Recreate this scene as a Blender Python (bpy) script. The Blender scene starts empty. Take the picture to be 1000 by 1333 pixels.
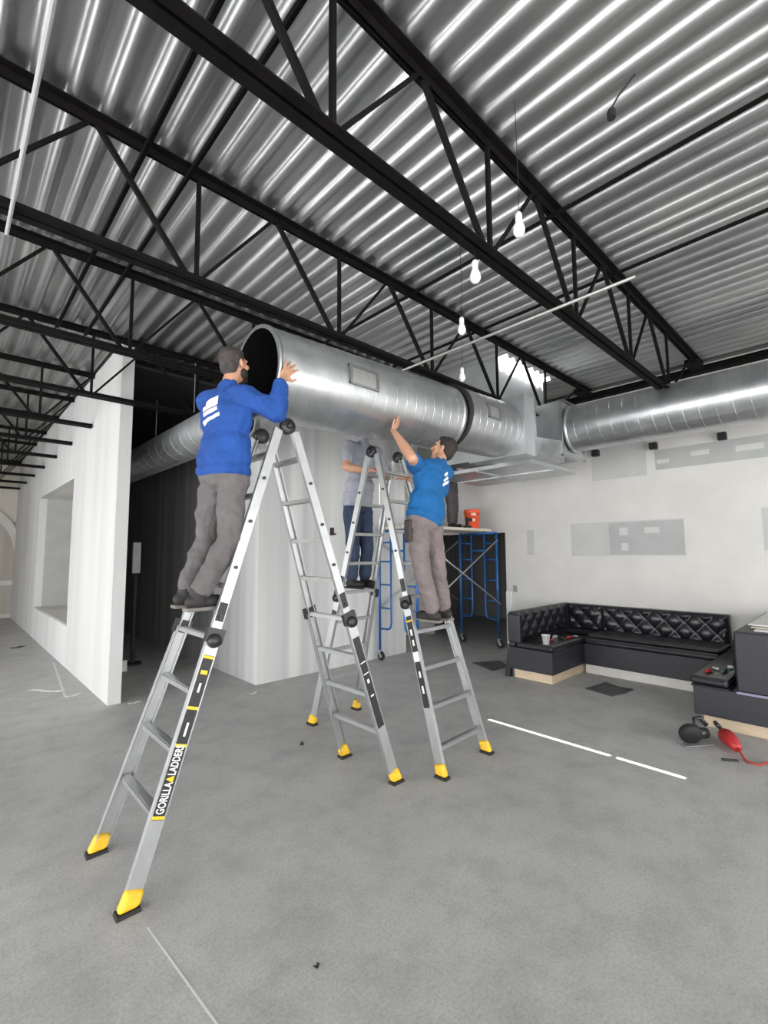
import bpy, bmesh, math, random
from mathutils import Vector, Matrix, noise
random.seed(7)
rnd = random.Random(11)
PI = math.pi
SC = bpy.context.scene
COL = SC.collection
V = Vector

# ------------------------------------------------------------------ camera
FPX = 603.9
YAW, PITCH, ROLL = math.radians(43.51), math.radians(5.05), math.radians(-0.394)
cd = bpy.data.cameras.new('camera')
cd.sensor_fit = 'HORIZONTAL'; cd.sensor_width = 36.0; cd.lens = FPX * 36.0 / 1000.0
cd.clip_start = 0.05; cd.clip_end = 200
cam = bpy.data.objects.new('camera', cd); COL.objects.link(cam)
fwd = V((math.sin(YAW) * math.cos(PITCH), math.cos(YAW) * math.cos(PITCH), math.sin(PITCH)))
rgt = fwd.cross(V((0, 0, 1))).normalized(); up = rgt.cross(fwd)
r2 = rgt * math.cos(ROLL) + up * math.sin(ROLL); u2 = up * math.cos(ROLL) - rgt * math.sin(ROLL)
cam.matrix_world = Matrix(((r2.x, u2.x, -fwd.x, 0), (r2.y, u2.y, -fwd.y, 0), (r2.z, u2.z, -fwd.z, 1.75), (0, 0, 0, 1)))
SC.camera = cam

# ------------------------------------------------------------------ sky, sun, exposure
W = bpy.data.worlds.new('sky'); SC.world = W; W.use_nodes = True
bg = W.node_tree.nodes['Background']
bg.inputs['Color'].default_value = (0.985, 0.985, 0.98, 1); bg.inputs['Strength'].default_value = 3.0
sl = bpy.data.lights.new('sun', 'SUN'); sl.energy = 9.0; sl.angle = math.radians(0.2); sl.color = (1, 0.96, 0.9)
sun = bpy.data.objects.new('sun', sl); COL.objects.link(sun)
sun.rotation_euler = V((0.0, 0.707, -0.707)).to_track_quat('-Z', 'Y').to_euler()
def portal(name, loc, look, sx, sy):
    l = bpy.data.lights.new(name, 'AREA'); l.shape = 'RECTANGLE'; l.size = sx; l.size_y = sy
    l.cycles.is_portal = True
    o = bpy.data.objects.new(name, l); COL.objects.link(o); o.location = loc
    o.rotation_euler = V(look).to_track_quat('-Z', 'Z').to_euler()
portal('window_portal_front', (1.35, -6.3, 1.6), (0, 1, 0), 12.4, 2.9)
portal('window_portal_side', (-5.3, 3.0, 1.75), (1, 0, 0), 16.0, 2.9)
VS = SC.view_settings
VS.view_transform = 'Standard'; VS.look = 'None'; VS.gamma = 1.0; VS.use_curve_mapping = False
VS.exposure = 1.45
SC.cycles.max_bounces = 10; SC.cycles.diffuse_bounces = 6; SC.cycles.glossy_bounces = 5

# ------------------------------------------------------------------ materials
MATS = {}
def M(name, col, rough=0.6, metal=0.0, var=0.0, scale=6.0, bump=0.0, bscale=60.0, stretch=(1, 1, 1), spec=0.5, col2=None, emit=None, detail=4.0):
    if name in MATS: return MATS[name]
    m = bpy.data.materials.new(name); m.use_nodes = True
    nt = m.node_tree; b = nt.nodes['Principled BSDF']
    b.inputs['Base Color'].default_value = (*col, 1); b.inputs['Roughness'].default_value = rough
    b.inputs['Metallic'].default_value = metal; b.inputs['Specular IOR Level'].default_value = spec
    tc = nt.nodes.new('ShaderNodeTexCoord'); mp = nt.nodes.new('ShaderNodeMapping')
    nt.links.new(tc.outputs['Object'], mp.inputs['Vector']); mp.inputs['Scale'].default_value = stretch
    if var or col2:
        n = nt.nodes.new('ShaderNodeTexNoise'); n.inputs['Scale'].default_value = scale; n.inputs['Detail'].default_value = detail
        nt.links.new(mp.outputs[0], n.inputs['Vector'])
        r = nt.nodes.new('ShaderNodeValToRGB'); nt.links.new(n.outputs['Fac'], r.inputs[0])
        c2 = col2 or tuple(min(1, c * (1 + var)) for c in col); c1 = col if col2 else tuple(c * (1 - var) for c in col)
        r.color_ramp.elements[0].position = 0.3; r.color_ramp.elements[1].position = 0.7
        r.color_ramp.elements[0].color = (*c1, 1); r.color_ramp.elements[1].color = (*c2, 1)
        nt.links.new(r.outputs[0], b.inputs['Base Color'])
    if bump:
        n2 = nt.nodes.new('ShaderNodeTexNoise'); n2.inputs['Scale'].default_value = bscale; n2.inputs['Detail'].default_value = 3
        nt.links.new(tc.outputs['Object'], n2.inputs['Vector'])
        bp = nt.nodes.new('ShaderNodeBump'); bp.inputs['Strength'].default_value = bump; bp.inputs['Distance'].default_value = 0.01
        nt.links.new(n2.outputs['Fac'], bp.inputs['Height']); nt.links.new(bp.outputs[0], b.inputs['Normal'])
    if emit:
        b.inputs['Emission Color'].default_value = (*emit[:3], 1); b.inputs['Emission Strength'].default_value = emit[3]
    MATS[name] = m; return m

def concrete():
    m = bpy.data.materials.new('concrete'); m.use_nodes = True; nt = m.node_tree; b = nt.nodes['Principled BSDF']
    tc = nt.nodes.new('ShaderNodeTexCoord')
    def nz(s, d, ro=0.6):
        n = nt.nodes.new('ShaderNodeTexNoise'); n.inputs['Scale'].default_value = s; n.inputs['Detail'].default_value = d
        n.inputs['Roughness'].default_value = ro
        nt.links.new(tc.outputs['Object'], n.inputs['Vector']); return n
    def ramp(n, a, c0, bb, c1):
        r = nt.nodes.new('ShaderNodeValToRGB'); e = r.color_ramp.elements
        e[0].position = a; e[0].color = (*c0, 1); e[1].position = bb; e[1].color = (*c1, 1)
        nt.links.new(n.outputs['Fac'], r.inputs[0]); return r
    def mul(a, c, f=1.0):
        x = nt.nodes.new('ShaderNodeMix'); x.data_type = 'RGBA'; x.blend_type = 'MULTIPLY'; x.inputs[0].default_value = f
        nt.links.new(a.outputs['Color'] if 'Color' in a.outputs else a.outputs[2], x.inputs[6]); nt.links.new(c.outputs['Color'], x.inputs[7]); return x
    base = ramp(nz(0.9, 5), 0.3, (0.43, 0.43, 0.425), 0.7, (0.53, 0.525, 0.515))
    st = ramp(nz(3.2, 6, 0.7), 0.34, (0.82, 0.82, 0.82), 0.56, (1, 1, 1))
    sp = ramp(nz(70, 3, 0.7), 0.3, (0.78, 0.78, 0.78), 0.6, (1.03, 1.03, 1.03))
    x1 = mul(base, st); x2 = nt.nodes.new('ShaderNodeMix'); x2.data_type = 'RGBA'; x2.blend_type = 'MULTIPLY'; x2.inputs[0].default_value = 1
    nt.links.new(x1.outputs[2], x2.inputs[6]); nt.links.new(sp.outputs['Color'], x2.inputs[7])
    nt.links.new(x2.outputs[2], b.inputs['Base Color'])
    b.inputs['Roughness'].default_value = 0.5; b.inputs['Specular IOR Level'].default_value = 0.35
    n = nz(45, 5); bp = nt.nodes.new('ShaderNodeBump'); bp.inputs['Strength'].default_value = 0.12; bp.inputs['Distance'].default_value = 0.01
    nt.links.new(n.outputs['Fac'], bp.inputs['Height']); nt.links.new(bp.outputs[0], b.inputs['Normal'])
    MATS['concrete'] = m; return m
concrete()
M('drywall', (0.63, 0.62, 0.595), 0.85, var=0.05, scale=2.0)
M('drywall_striped', (0.50, 0.51, 0.51), 0.85, col2=(0.68, 0.68, 0.67), scale=2.2, stretch=(2.4, 2.4, 0.04), detail=2)
M('drywall_white', (0.53, 0.525, 0.515), 0.85, col2=(0.65, 0.65, 0.655), scale=1.3, stretch=(1.2, 1.2, 0.12), detail=2)
M('gypsum', (0.41, 0.42, 0.415), 0.9, var=0.06, scale=3)
M('gypsum_light', (0.51, 0.51, 0.505), 0.9, var=0.05, scale=3)
M('mud', (0.56, 0.56, 0.55), 0.85, var=0.03)
M('cream', (0.62, 0.58, 0.51), 0.8, var=0.06, scale=1.5)
M('beige_panel', (0.45, 0.42, 0.37), 0.85, var=0.1, scale=1.2, stretch=(3, 3, 0.2))
M('hall_black', (0.02, 0.02, 0.021), 0.85)  # even near-black of the corridor ceiling
M('hall_shade', (0.26, 0.26, 0.26), 0.9, var=0.25, scale=2, stretch=(3, 3, 0.05))  # grey with the unlit corridor's shade mixed into the colour
M('steel_black', (0.0055, 0.0048, 0.0045), 0.7, 0.0, var=0.3, scale=9, spec=0.12)
M('deck', (0.31, 0.32, 0.32), 0.36, 0.85, col2=(0.52, 0.525, 0.52), scale=1.6, bump=0.05, bscale=14, stretch=(1, 0.5, 1))
M('galv', (0.40, 0.42, 0.43), 0.34, 0.85, col2=(0.54, 0.55, 0.56), scale=5.0, bump=0.03, bscale=30)
M('galv_matte', (0.50, 0.52, 0.53), 0.42, 0.7, var=0.1, scale=4)
M('register_dark', (0.20, 0.20, 0.20), 0.5, 0.5)
M('duct_inside', (0.006, 0.006, 0.0065), 0.95, spec=0.05)  # darkness inside the open ducts, put in as near-black
M('rubber_black', (0.012, 0.012, 0.013), 0.7)
M('aluminium', (0.43, 0.44, 0.445), 0.38, 0.7, var=0.06, scale=12)
M('aluminium_dull', (0.36, 0.36, 0.35), 0.45, 0.6, var=0.08, scale=12)
M('label_black', (0.015, 0.015, 0.016), 0.5)
M('label_white', (0.8, 0.8, 0.8), 0.5)
M('label_yellow', (0.80, 0.52, 0.02), 0.5)
M('yellow_rubber', (0.78, 0.47, 0.02), 0.55, var=0.15, scale=20)
M('plastic_black', (0.018, 0.018, 0.02), 0.4)
M('vinyl', (0.012, 0.013, 0.017), 0.30, spec=0.6, bump=0.05, bscale=120)
M('vinyl_side', (0.02, 0.021, 0.028), 0.5, bump=0.03, bscale=80)
M('plywood', (0.62, 0.50, 0.36), 0.8, var=0.12, scale=3, stretch=(1, 1, 6))
M('kick_white', (0.66, 0.64, 0.60), 0.8, var=0.06)
M('blue_steel', (0.015, 0.11, 0.36), 0.4, 0.2, var=0.15, scale=8)
M('brace', (0.45, 0.46, 0.47), 0.4, 0.7)
M('plank', (0.55, 0.50, 0.42), 0.8, var=0.15, scale=5, stretch=(1, 8, 8))
M('bucket', (0.85, 0.11, 0.045), 0.45)
M('bucket_print', (0.85, 0.62, 0.5), 0.5)
M('shirt_royal', (0.010, 0.060, 0.265), 0.9, var=0.15, scale=8, bump=0.1, bscale=250)
M('shirt_azure', (0.003, 0.095, 0.275), 0.9, var=0.12, scale=8, bump=0.1, bscale=250)
M('shirt_grey', (0.30, 0.31, 0.36), 0.9, var=0.1, scale=8)
M('shirt_dark', (0.08, 0.08, 0.09), 0.9)
M('print_white', (0.78, 0.80, 0.86), 0.8)
M('print_pink', (0.72, 0.56, 0.62), 0.8)
M('trouser_grey', (0.115, 0.105, 0.107), 0.9, var=0.15, scale=7, bump=0.15, bscale=60)
M('trouser_mauve', (0.17, 0.14, 0.138), 0.9, var=0.12, scale=7, bump=0.15, bscale=60)
M('denim', (0.018, 0.03, 0.06), 0.9, col2=(0.04, 0.062, 0.11), scale=7, bump=0.15, bscale=80)
M('trouser_dark', (0.06, 0.055, 0.058), 0.9, var=0.2, scale=8)
M('boot_dark', (0.02, 0.018, 0.018), 0.7, var=0.2, scale=20)
M('boot_sole', (0.17, 0.16, 0.145), 0.8)
M('skin', (0.50, 0.27, 0.17), 0.55, var=0.06, scale=14)
M('hair', (0.022, 0.016, 0.013), 0.75, var=0.3, scale=60, bump=0.5, bscale=150)
M('cap', (0.025, 0.02, 0.019), 0.8, col2=(0.06, 0.05, 0.048), scale=25)
M('leather', (0.03, 0.022, 0.02), 0.6)
M('eye', (0.03, 0.02, 0.02), 0.2)
M('white_plastic', (0.70, 0.70, 0.69), 0.4)
M('pipe_grey', (0.42, 0.42, 0.42), 0.5)
M('white_paint', (0.78, 0.78, 0.76), 0.5)
M('bulb_glass', (0.80, 0.80, 0.78), 0.25)
M('conduit', (0.36, 0.36, 0.35), 0.4, 0.6)
M('tool_red', (0.42, 0.025, 0.025), 0.45)
M('cord_red', (0.40, 0.05, 0.035), 0.6)
M('mat_dark', (0.05, 0.05, 0.052), 0.6, col2=(0.11, 0.11, 0.11), scale=6)
M('paper', (0.74, 0.73, 0.70), 0.8)
M('board_tan', (0.55, 0.50, 0.43), 0.8, var=0.1)
M('glass', (0.8, 0.85, 0.85), 0.05)
M('frame_dark', (0.03, 0.03, 0.03), 0.5)
M('joint_line', (0.62, 0.62, 0.61), 0.8)
M('purple_highlight', (0.25, 0.24, 0.36), 0.4)

# ------------------------------------------------------------------ geometry helpers
def off(parent):
    o = V((0, 0, 0)); p = parent
    while p: o += p.location; p = p.parent
    return o
class MB:
    def __init__(s): s.bm = bmesh.new()
    def hexa(s, p):
        v = [s.bm.verts.new(q) for q in p]
        for f in ((0, 3, 2, 1), (4, 5, 6, 7), (0, 1, 5, 4), (1, 2, 6, 5), (2, 3, 7, 6), (3, 0, 4, 7)): s.bm.faces.new([v[i] for i in f])
        return s
    def box(s, a, b):
        x0, y0, z0 = a; x1, y1, z1 = b
        return s.hexa([(x0, y0, z0), (x1, y0, z0), (x1, y1, z0), (x0, y1, z0), (x0, y0, z1), (x1, y0, z1), (x1, y1, z1), (x0, y1, z1)])
    def bar(s, p0, p1, w, h, side=None):
        """box from p0 to p1; w along side, h along the third axis"""
        p0, p1 = V(p0), V(p1); d = (p1 - p0).normalized()
        sd = V(side) if side is not None else (V((0, 0, 1)).cross(d) if abs(d.z) < 0.98 else V((1, 0, 0)))
        sd = (sd - d * sd.dot(d)).normalized(); n = d.cross(sd)
        a, b = sd * w / 2, n * h / 2
        return s.hexa([p0 - a - b, p0 + a - b, p0 + a + b, p0 - a + b, p1 - a - b, p1 + a - b, p1 + a + b, p1 - a + b])
    def tube(s, p0, p1, r0, r1=None, n=12, cap=True):
        p0, p1 = V(p0), V(p1); r1 = r0 if r1 is None else r1
        d = (p1 - p0).normalized(); a = d.orthogonal().normalized(); b = d.cross(a)
        A = [s.bm.verts.new(p0 + (a * math.cos(2 * PI * i / n) + b * math.sin(2 * PI * i / n)) * r0) for i in range(n)]
        B = [s.bm.verts.new(p1 + (a * math.cos(2 * PI * i / n) + b * math.sin(2 * PI * i / n)) * r1) for i in range(n)]
        for i in range(n): s.bm.faces.new([A[i], A[(i + 1) % n], B[(i + 1) % n], B[i]])
        if cap: s.bm.faces.new(A[::-1]); s.bm.faces.new(B)
        return s
    def path(s, pts, r, n=8, cap=True):
        pts = [V(p) for p in pts]; rings = []; a = None
        for i, p in enumerate(pts):
            d = (pts[min(i + 1, len(pts) - 1)] - pts[max(i - 1, 0)]).normalized()
            a = d.orthogonal() if a is None else a - d * a.dot(d)
            a.normalize(); b = d.cross(a); rr = r[i] if isinstance(r, (list, tuple)) else r
            rings.append([s.bm.verts.new(p + (a * math.cos(2 * PI * k / n) + b * math.sin(2 * PI * k / n)) * rr) for k in range(n)])
        for A, B in zip(rings, rings[1:]):
            for k in range(n): s.bm.faces.new([A[k], A[(k + 1) % n], B[(k + 1) % n], B[k]])
        if cap: s.bm.faces.new(rings[0][::-1]); s.bm.faces.new(rings[-1])
        return s
    def lathe(s, c, prof, n=20, axis=(0, 0, 1)):
        c = V(c); ax = V(axis).normalized(); a = ax.orthogonal().normalized(); b = ax.cross(a); rings = []
        for r, z in prof:
            rings.append([s.bm.verts.new(c + ax * z + (a * math.cos(2 * PI * k / n) + b * math.sin(2 * PI * k / n)) * max(r, 1e-4)) for k in range(n)])
        for A, B in zip(rings, rings[1:]):
            for k in range(n): s.bm.faces.new([A[k], A[(k + 1) % n], B[(k + 1) % n], B[k]])
        return s
    def ell(s, c, r, rot=None, n=14):
        c = V(c); rot = rot or Matrix.Identity(3); rings = []
        for i in range(1, n // 2):
            t = PI * i / (n // 2)
            rings.append([s.bm.verts.new(c + rot @ V((r[0] * math.sin(t) * math.cos(2 * PI * k / n), r[1] * math.sin(t) * math.sin(2 * PI * k / n), r[2] * math.cos(t)))) for k in range(n)])
        tp = s.bm.verts.new(c + rot @ V((0, 0, r[2]))); bt = s.bm.verts.new(c - rot @ V((0, 0, r[2])))
        for A, B in zip(rings, rings[1:]):
            for k in range(n): s.bm.faces.new([A[k], B[k], B[(k + 1) % n], A[(k + 1) % n]])
        for k in range(n):
            s.bm.faces.new([tp, rings[0][k], rings[0][(k + 1) % n]]); s.bm.faces.new([bt, rings[-1][(k + 1) % n], rings[-1][k]])
        return s
    def cap(s, p0, r0, p1, r1, n=14):
        """tapered capsule"""
        p0, p1 = V(p0), V(p1); d = p1 - p0; L = d.length; d.normalize(); pr = []
        for i in range(6): t = PI / 2 * i / 5; pr.append((r0 * math.sin(t), -r0 * math.cos(t)))
        for i in range(6): t = PI / 2 * i / 5; pr.append((r1 * math.cos(t), L + r1 * math.sin(t)))
        s.lathe(p0, pr, n, d); return s
    def prism(s, poly, z0, z1):
        A = [s.bm.verts.new((x, y, z0)) for x, y in poly]; B = [s.bm.verts.new((x, y, z1)) for x, y in poly]; n = len(poly)
        s.bm.faces.new(A[::-1]); s.bm.faces.new(B)
        for i in range(n): s.bm.faces.new([A[i], A[(i + 1) % n], B[(i + 1) % n], B[i]])
        return s
    def grid(s, fn, nu, nv):
        g = [[s.bm.verts.new(fn(i / nu, j / nv)) for j in range(nv + 1)] for i in range(nu + 1)]
        for i in range(nu):
            for j in range(nv): s.bm.faces.new([g[i][j], g[i + 1][j], g[i + 1][j + 1], g[i][j + 1]])
        return s
    def build(s, name, mat, parent=None, smooth=False, bevel=0.0, recalc=True):
        if recalc: bmesh.ops.recalc_face_normals(s.bm, faces=s.bm.faces)
        o = off(parent)
        if o.length: bmesh.ops.translate(s.bm, vec=-o, verts=s.bm.verts)
        me = bpy.data.meshes.new(name); s.bm.to_mesh(me); s.bm.free()
        if smooth:
            for p in me.polygons: p.use_smooth = True
        me.materials.append(MATS[mat] if isinstance(mat, str) else mat)
        ob = bpy.data.objects.new(name, me); COL.objects.link(ob); ob.parent = parent
        if bevel:
            b = ob.modifiers.new('bevel', 'BEVEL'); b.width = bevel; b.segments = 2; b.limit_method = 'ANGLE'
        return ob
def tag(o, label, cat, group=None):
    o['label'] = label; o['category'] = cat
    if group: o['group'] = group
    return o
def thing(name, label, cat, loc, group=None):
    o = bpy.data.objects.new(name, None); COL.objects.link(o); o.location = loc; o.empty_display_size = 0.1
    return tag(o, label, cat, group)
def struct(o, label=None):
    o['kind'] = 'structure'
    if label: o['label'] = label
    return o
def copy_tree(o, parent=None):
    c = o.copy(); COL.objects.link(c); c.parent = parent
    for ch in list(o.children): copy_tree(ch, c)
    return c
def box(name, a, b, mat, parent=None, bevel=0.0): return MB().box(a, b).build(name, mat, parent, bevel=bevel)

# ------------------------------------------------------------------ the room
XR, YF, XL = 7.70, 5.82, 1.49          # right wall, wall behind the ladders, partition on the left
ZT, ZB = 4.40, 3.60                    # joist top and bottom chords
XW, YW, YE = -5.2, -6.2, 17.0          # window walls and far end wall
struct(box('floor', (XW, YW, -0.15), (11.0, YE, 0.0), 'concrete'), 'grey bare concrete floor with faint stains')
floor = bpy.data.objects['floor']
jb = MB(); jb.bar((0.80, 2.48, 0.0008), (0.86, 1.55, 0.0008), 0.008, 0.0012); jb.build('control_joint', 'joint_line', floor)
jb = MB(); jb.bar((1.20, 7.0, 0.0008), (1.42, 9.4, 0.0008), 0.03, 0.0012); jb.build('control_joint', 'joint_line', floor)

# deck sheets: one child of the ceiling for each sheet
PITCHX = 0.17
RIB = [(0.088 * i / 10, 0.048 * (1 - max(0.0, math.sin(PI * i / 10)) ** 0.65)) for i in range(11)] + [(0.115, 0.048), (0.143, 0.048), (0.17, 0.048)]
def deck_profile(x0, x1):
    pts = []; k = math.floor((x0 + 10) / PITCHX) - 1
    while True:
        b = -10 + k * PITCHX
        for dx, z in RIB:
            pts.append((b + dx, z))
        k += 1
        if b > x1: break
    out = []
    for (xa, za), (xb, zb) in zip(pts, pts[1:]):
        if xb <= xa + 1e-9: continue
        lo, hi = max(xa, x0), min(xb, x1)
        if hi <= lo + 1e-9: continue
        f = lambda x: za + (zb - za) * (x - xa) / (xb - xa)
        if not out: out.append((lo, f(lo)))
        out.append((hi, f(hi)))
    return out
ceil = bpy.data.objects.new('ceiling', None); COL.objects.link(ceil); ceil.location = (1, 4, ZT)
struct(ceil, 'corrugated galvanised metal roof deck')
# openings in the deck: around the roof riser, and two unseen gaps added to cast the sun streak
HOLES = [(5.42, 6.72, 3.28, 4.42), (4.245, 4.285, -3.32, -2.82), (4.245, 4.285, -2.76, -1.54)]
def deck_sheet(x0, x1, y0, y1):
    mb = MB()
    hs = [h for h in HOLES if h[0] < x1 and h[1] > x0]
    ys = sorted({y0, y1} | {h[2] for h in hs} | {h[3] for h in hs})
    for ya, yb in zip(ys, ys[1:]):
        cuts = sorted((max(h[0], x0), min(h[1], x1)) for h in hs if h[2] <= ya and h[3] >= yb)
        segs = []; c = x0
        for a, b in cuts: segs.append((c, a)); c = b
        segs.append((c, x1))
        for a, b in segs:
            if b - a < 1e-4: continue
            pr = deck_profile(a, b)
            A = [mb.bm.verts.new((x, ya, ZT + 0.004 + z)) for x, z in pr]; B = [mb.bm.verts.new((x, yb, ZT + 0.004 + z)) for x, z in pr]
            for i in range(len(pr) - 1): mb.bm.faces.new([A[i], A[i + 1], B[i + 1], B[i]])
    return mb.build('deck_panel', 'deck', ceil, True)
x = XW - 0.2
while x < XR + 0.15:
    deck_sheet(x, min(x + 6 * PITCHX, XR + 0.2), YW - 0.2, YE + 0.1); x += 6 * PITCHX

# right wall with a door opening, the wall behind the ladders, the partition, the end wall
DY0, DY1, DZ = 4.79, 6.70, 2.12
m = MB(); m.box((XR, -1.5, 0), (XR + 0.16, DY0, 4.40)); m.box((XR, DY0, DZ), (XR + 0.16, DY1, 4.40)); m.box((XR, DY1, 0), (XR + 0.16, 7.1, 4.40))
wr = struct(m.build('wall_right', 'drywall'), 'white drywall with grey unpainted patches behind the booth')
for a, b, c, d, mt in ((1.86, 3.52, 1.68, 2.22, 'gypsum_light'), (1.86, 2.9, 1.70, 2.20, 'gypsum'), (-1.0, 2.18, 2.96, 3.26, 'gypsum'), (2.3, 3.12, 2.9, 3.5, 'gypsum_light'), (-1.0, 0.98, 1.75, 2.30, 'gypsum_light'), (4.2, 4.34, 1.7, 2.15, 'gypsum_light')):
    k = 0.0015 if mt == 'gypsum_light' else 0.0025
    box('board_patch', (XR - k, a, c), (XR + 0.01, b, d), mt, wr)
for a, c, w, h in ((2.18, 2.02, 0.2, 0.09), (2.62, 2.0, 0.12, 0.12), (2.62, 1.76, 0.1, 0.12), (1.5, 3.1, 0.22, 0.07), (2.0, 3.05, 0.16, 0.06), (0.9, 3.08, 0.3, 0.08)):
    box('mud_patch', (XR - 0.004, a, c), (XR + 0.01, a + w, c + h), 'mud', wr)
box('jamb_trim', (XR - 0.03, DY0 - 0.10, 0), (XR + 0.17, DY0 - 0.001, 1.02), 'white_paint', wr)
box('switch_plate', (XR - 0.012, DY0 - 0.22, 1.02), (XR + 0.01, DY0 - 0.14, 1.14), 'aluminium_dull', wr)
m = MB(); m.box((3.14, YF, 0), (6.04, YF + 0.15, 4.40)); m.box((3.14, YF + 0.15, 0), (3.29, 13.5, 4.40)); m.box((5.89, YF + 0.15, 0), (6.04, 7.0, 4.40))
m.box((6.04, 7.0, 0), (XR + 0.16, 7.15, 4.40))
wb = struct(m.build('wall_back', 'drywall_striped'), 'taped drywall corner with vertical grey and white bands')
m = MB(); m.box((XL, 6.27, 0), (XL + 0.14, 8.9, 4.40)); m.box((XL, 12.6, 0), (XL + 0.14, YE, 4.40)); m.box((XL, 8.9, 0), (XL + 0.14, 12.6, 0.63)); m.box((XL, 8.9, 3.0), (XL + 0.14, 12.6, 4.40))
wl = struct(m.build('wall_left', 'drywall_white'), 'freestanding white drywall partition with an open window hole')
box('alcove_back', (XL + 0.60, 8.9, 0.5), (XL + 0.64, 12.6, 3.1), 'beige_panel', wl)
box('alcove_side', (XL + 0.14, 12.6, 0.5), (XL + 0.62, 12.64, 3.1), 'gypsum', wl)
box('alcove_side', (XL + 0.14, 8.86, 0.5), (XL + 0.62, 8.9, 3.1), 'drywall', wl)
box('alcove_top', (XL + 0.14, 8.9, 3.0), (XL + 0.62, 12.6, 3.04), 'drywall', wl)
box('alcove_sill', (XL + 0.02, 8.9, 0.60), (XL + 0.62, 12.6, 0.64), 'drywall', wl)
box('alcove_post', (XL + 0.45, 11.0, 0.64), (XL + 0.6, 11.35, 3.0), 'white_paint', wl)
m = MB(); m.box((XW, YE, 0), (3.3, YE + 0.2, 4.5))
we = struct(m.build('wall_end', 'cream'), 'cream end wall with an arched recess')
m = MB(); pts = [(0.05 + 1.55 * math.cos(t), YE - 0.06, 1.72 + 1.55 * math.sin(t)) for t in [PI * i / 24 for i in range(25)]]
for p, q in zip(pts, pts[1:]): m.bar(p, q, 0.12, 0.22, side=(0, 1, 0))
m.build('arch_trim', 'kick_white', we)
box('arch_panel', (-1.5, YE - 0.03, 1.05), (1.48, YE, 1.72), 'beige_panel', we)
m = MB(); m.bm.faces.new([m.bm.verts.new((0.05 + 1.5 * math.cos(PI * i / 24), YE - 0.02, 1.72 + 1.5 * math.sin(PI * i / 24))) for i in range(25)]); m.build('arch_panel', 'beige_panel', we)
box('dado_rail', (XW, YE - 0.08, 0.92), (XL, YE, 1.05), 'kick_white', we)
box('dado_panel', (XW, YE - 0.03, 0.12), (XL, YE, 0.92), 'beige_panel', we)
# hall beyond the partition; dark sheets stand in for its shade
struct(box('wall_hall', (XL + 0.14, 13.3, 0), (3.2, 13.45, 4.40), 'hall_shade'), 'end wall of the corridor, coloured dark for shade')
struct(box('ceiling_hall', (XL + 0.14, 6.55, 4.22), (3.14, 13.4, 4.26), 'hall_black'), 'black corridor ceiling')
hl = struct(box('wall_hall_shade', (XL + 0.14, 6.6, 0), (XL + 0.16, 8.8, 4.2), 'hall_shade'), 'dark shade sheet on the corridor side of the partition')
h2 = struct(box('wall_corridor_shade', (3.12, 7.2, 0), (3.139, 13.4, 4.3), 'hall_shade'), 'corridor side wall, coloured dark for shade')
# dark room behind the door opening
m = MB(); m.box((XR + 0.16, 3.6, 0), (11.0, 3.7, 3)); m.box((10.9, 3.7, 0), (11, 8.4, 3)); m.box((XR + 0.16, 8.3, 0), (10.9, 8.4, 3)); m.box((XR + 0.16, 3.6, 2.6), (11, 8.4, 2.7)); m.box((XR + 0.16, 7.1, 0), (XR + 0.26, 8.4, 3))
struct(m.build('wall_store_room', 'hall_shade'), 'dark room seen through the door opening')
# window walls behind the photographer
m = MB(); m.box((XW, YW - 0.2, 0), (XR + 0.2, YW, 0.12)); m.box((XW, YW - 0.2, 3.05), (XR + 0.2, YW, 4.40))
for i in range(8):
    xx = XW + i * (XR - XW) / 7; m.box((xx - 0.06, YW - 0.2, 0.12), (xx + 0.06, YW, 3.05))
struct(m.build('wall_front', 'drywall_white'), 'glazed shopfront wall')
m = MB(); m.box((XW - 0.2, YW - 0.2, 0), (XW, YE + 0.2, 0.3)); m.box((XW - 0.2, YW - 0.2, 3.2), (XW, YE + 0.2, 4.40)); m.box((XW - 0.2, YW - 0.2, 0.3), (XW, -5.0, 3.2)); m.box((XW - 0.2, 11.0, 0.3), (XW, YE + 0.2, 3.2))
for i in range(1, 8): m.box((XW - 0.2, -5 + 2 * i - 0.06, 0.3), (XW, -5 + 2 * i + 0.06, 3.2))
struct(m.build('wall_side', 'drywall_white'), 'side wall with tall windows')
struct(box('wall_near_right', (XR, YW - 0.2, 0), (XR + 0.16, -1.5, 4.4), 'drywall'), 'plain white drywall')

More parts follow.
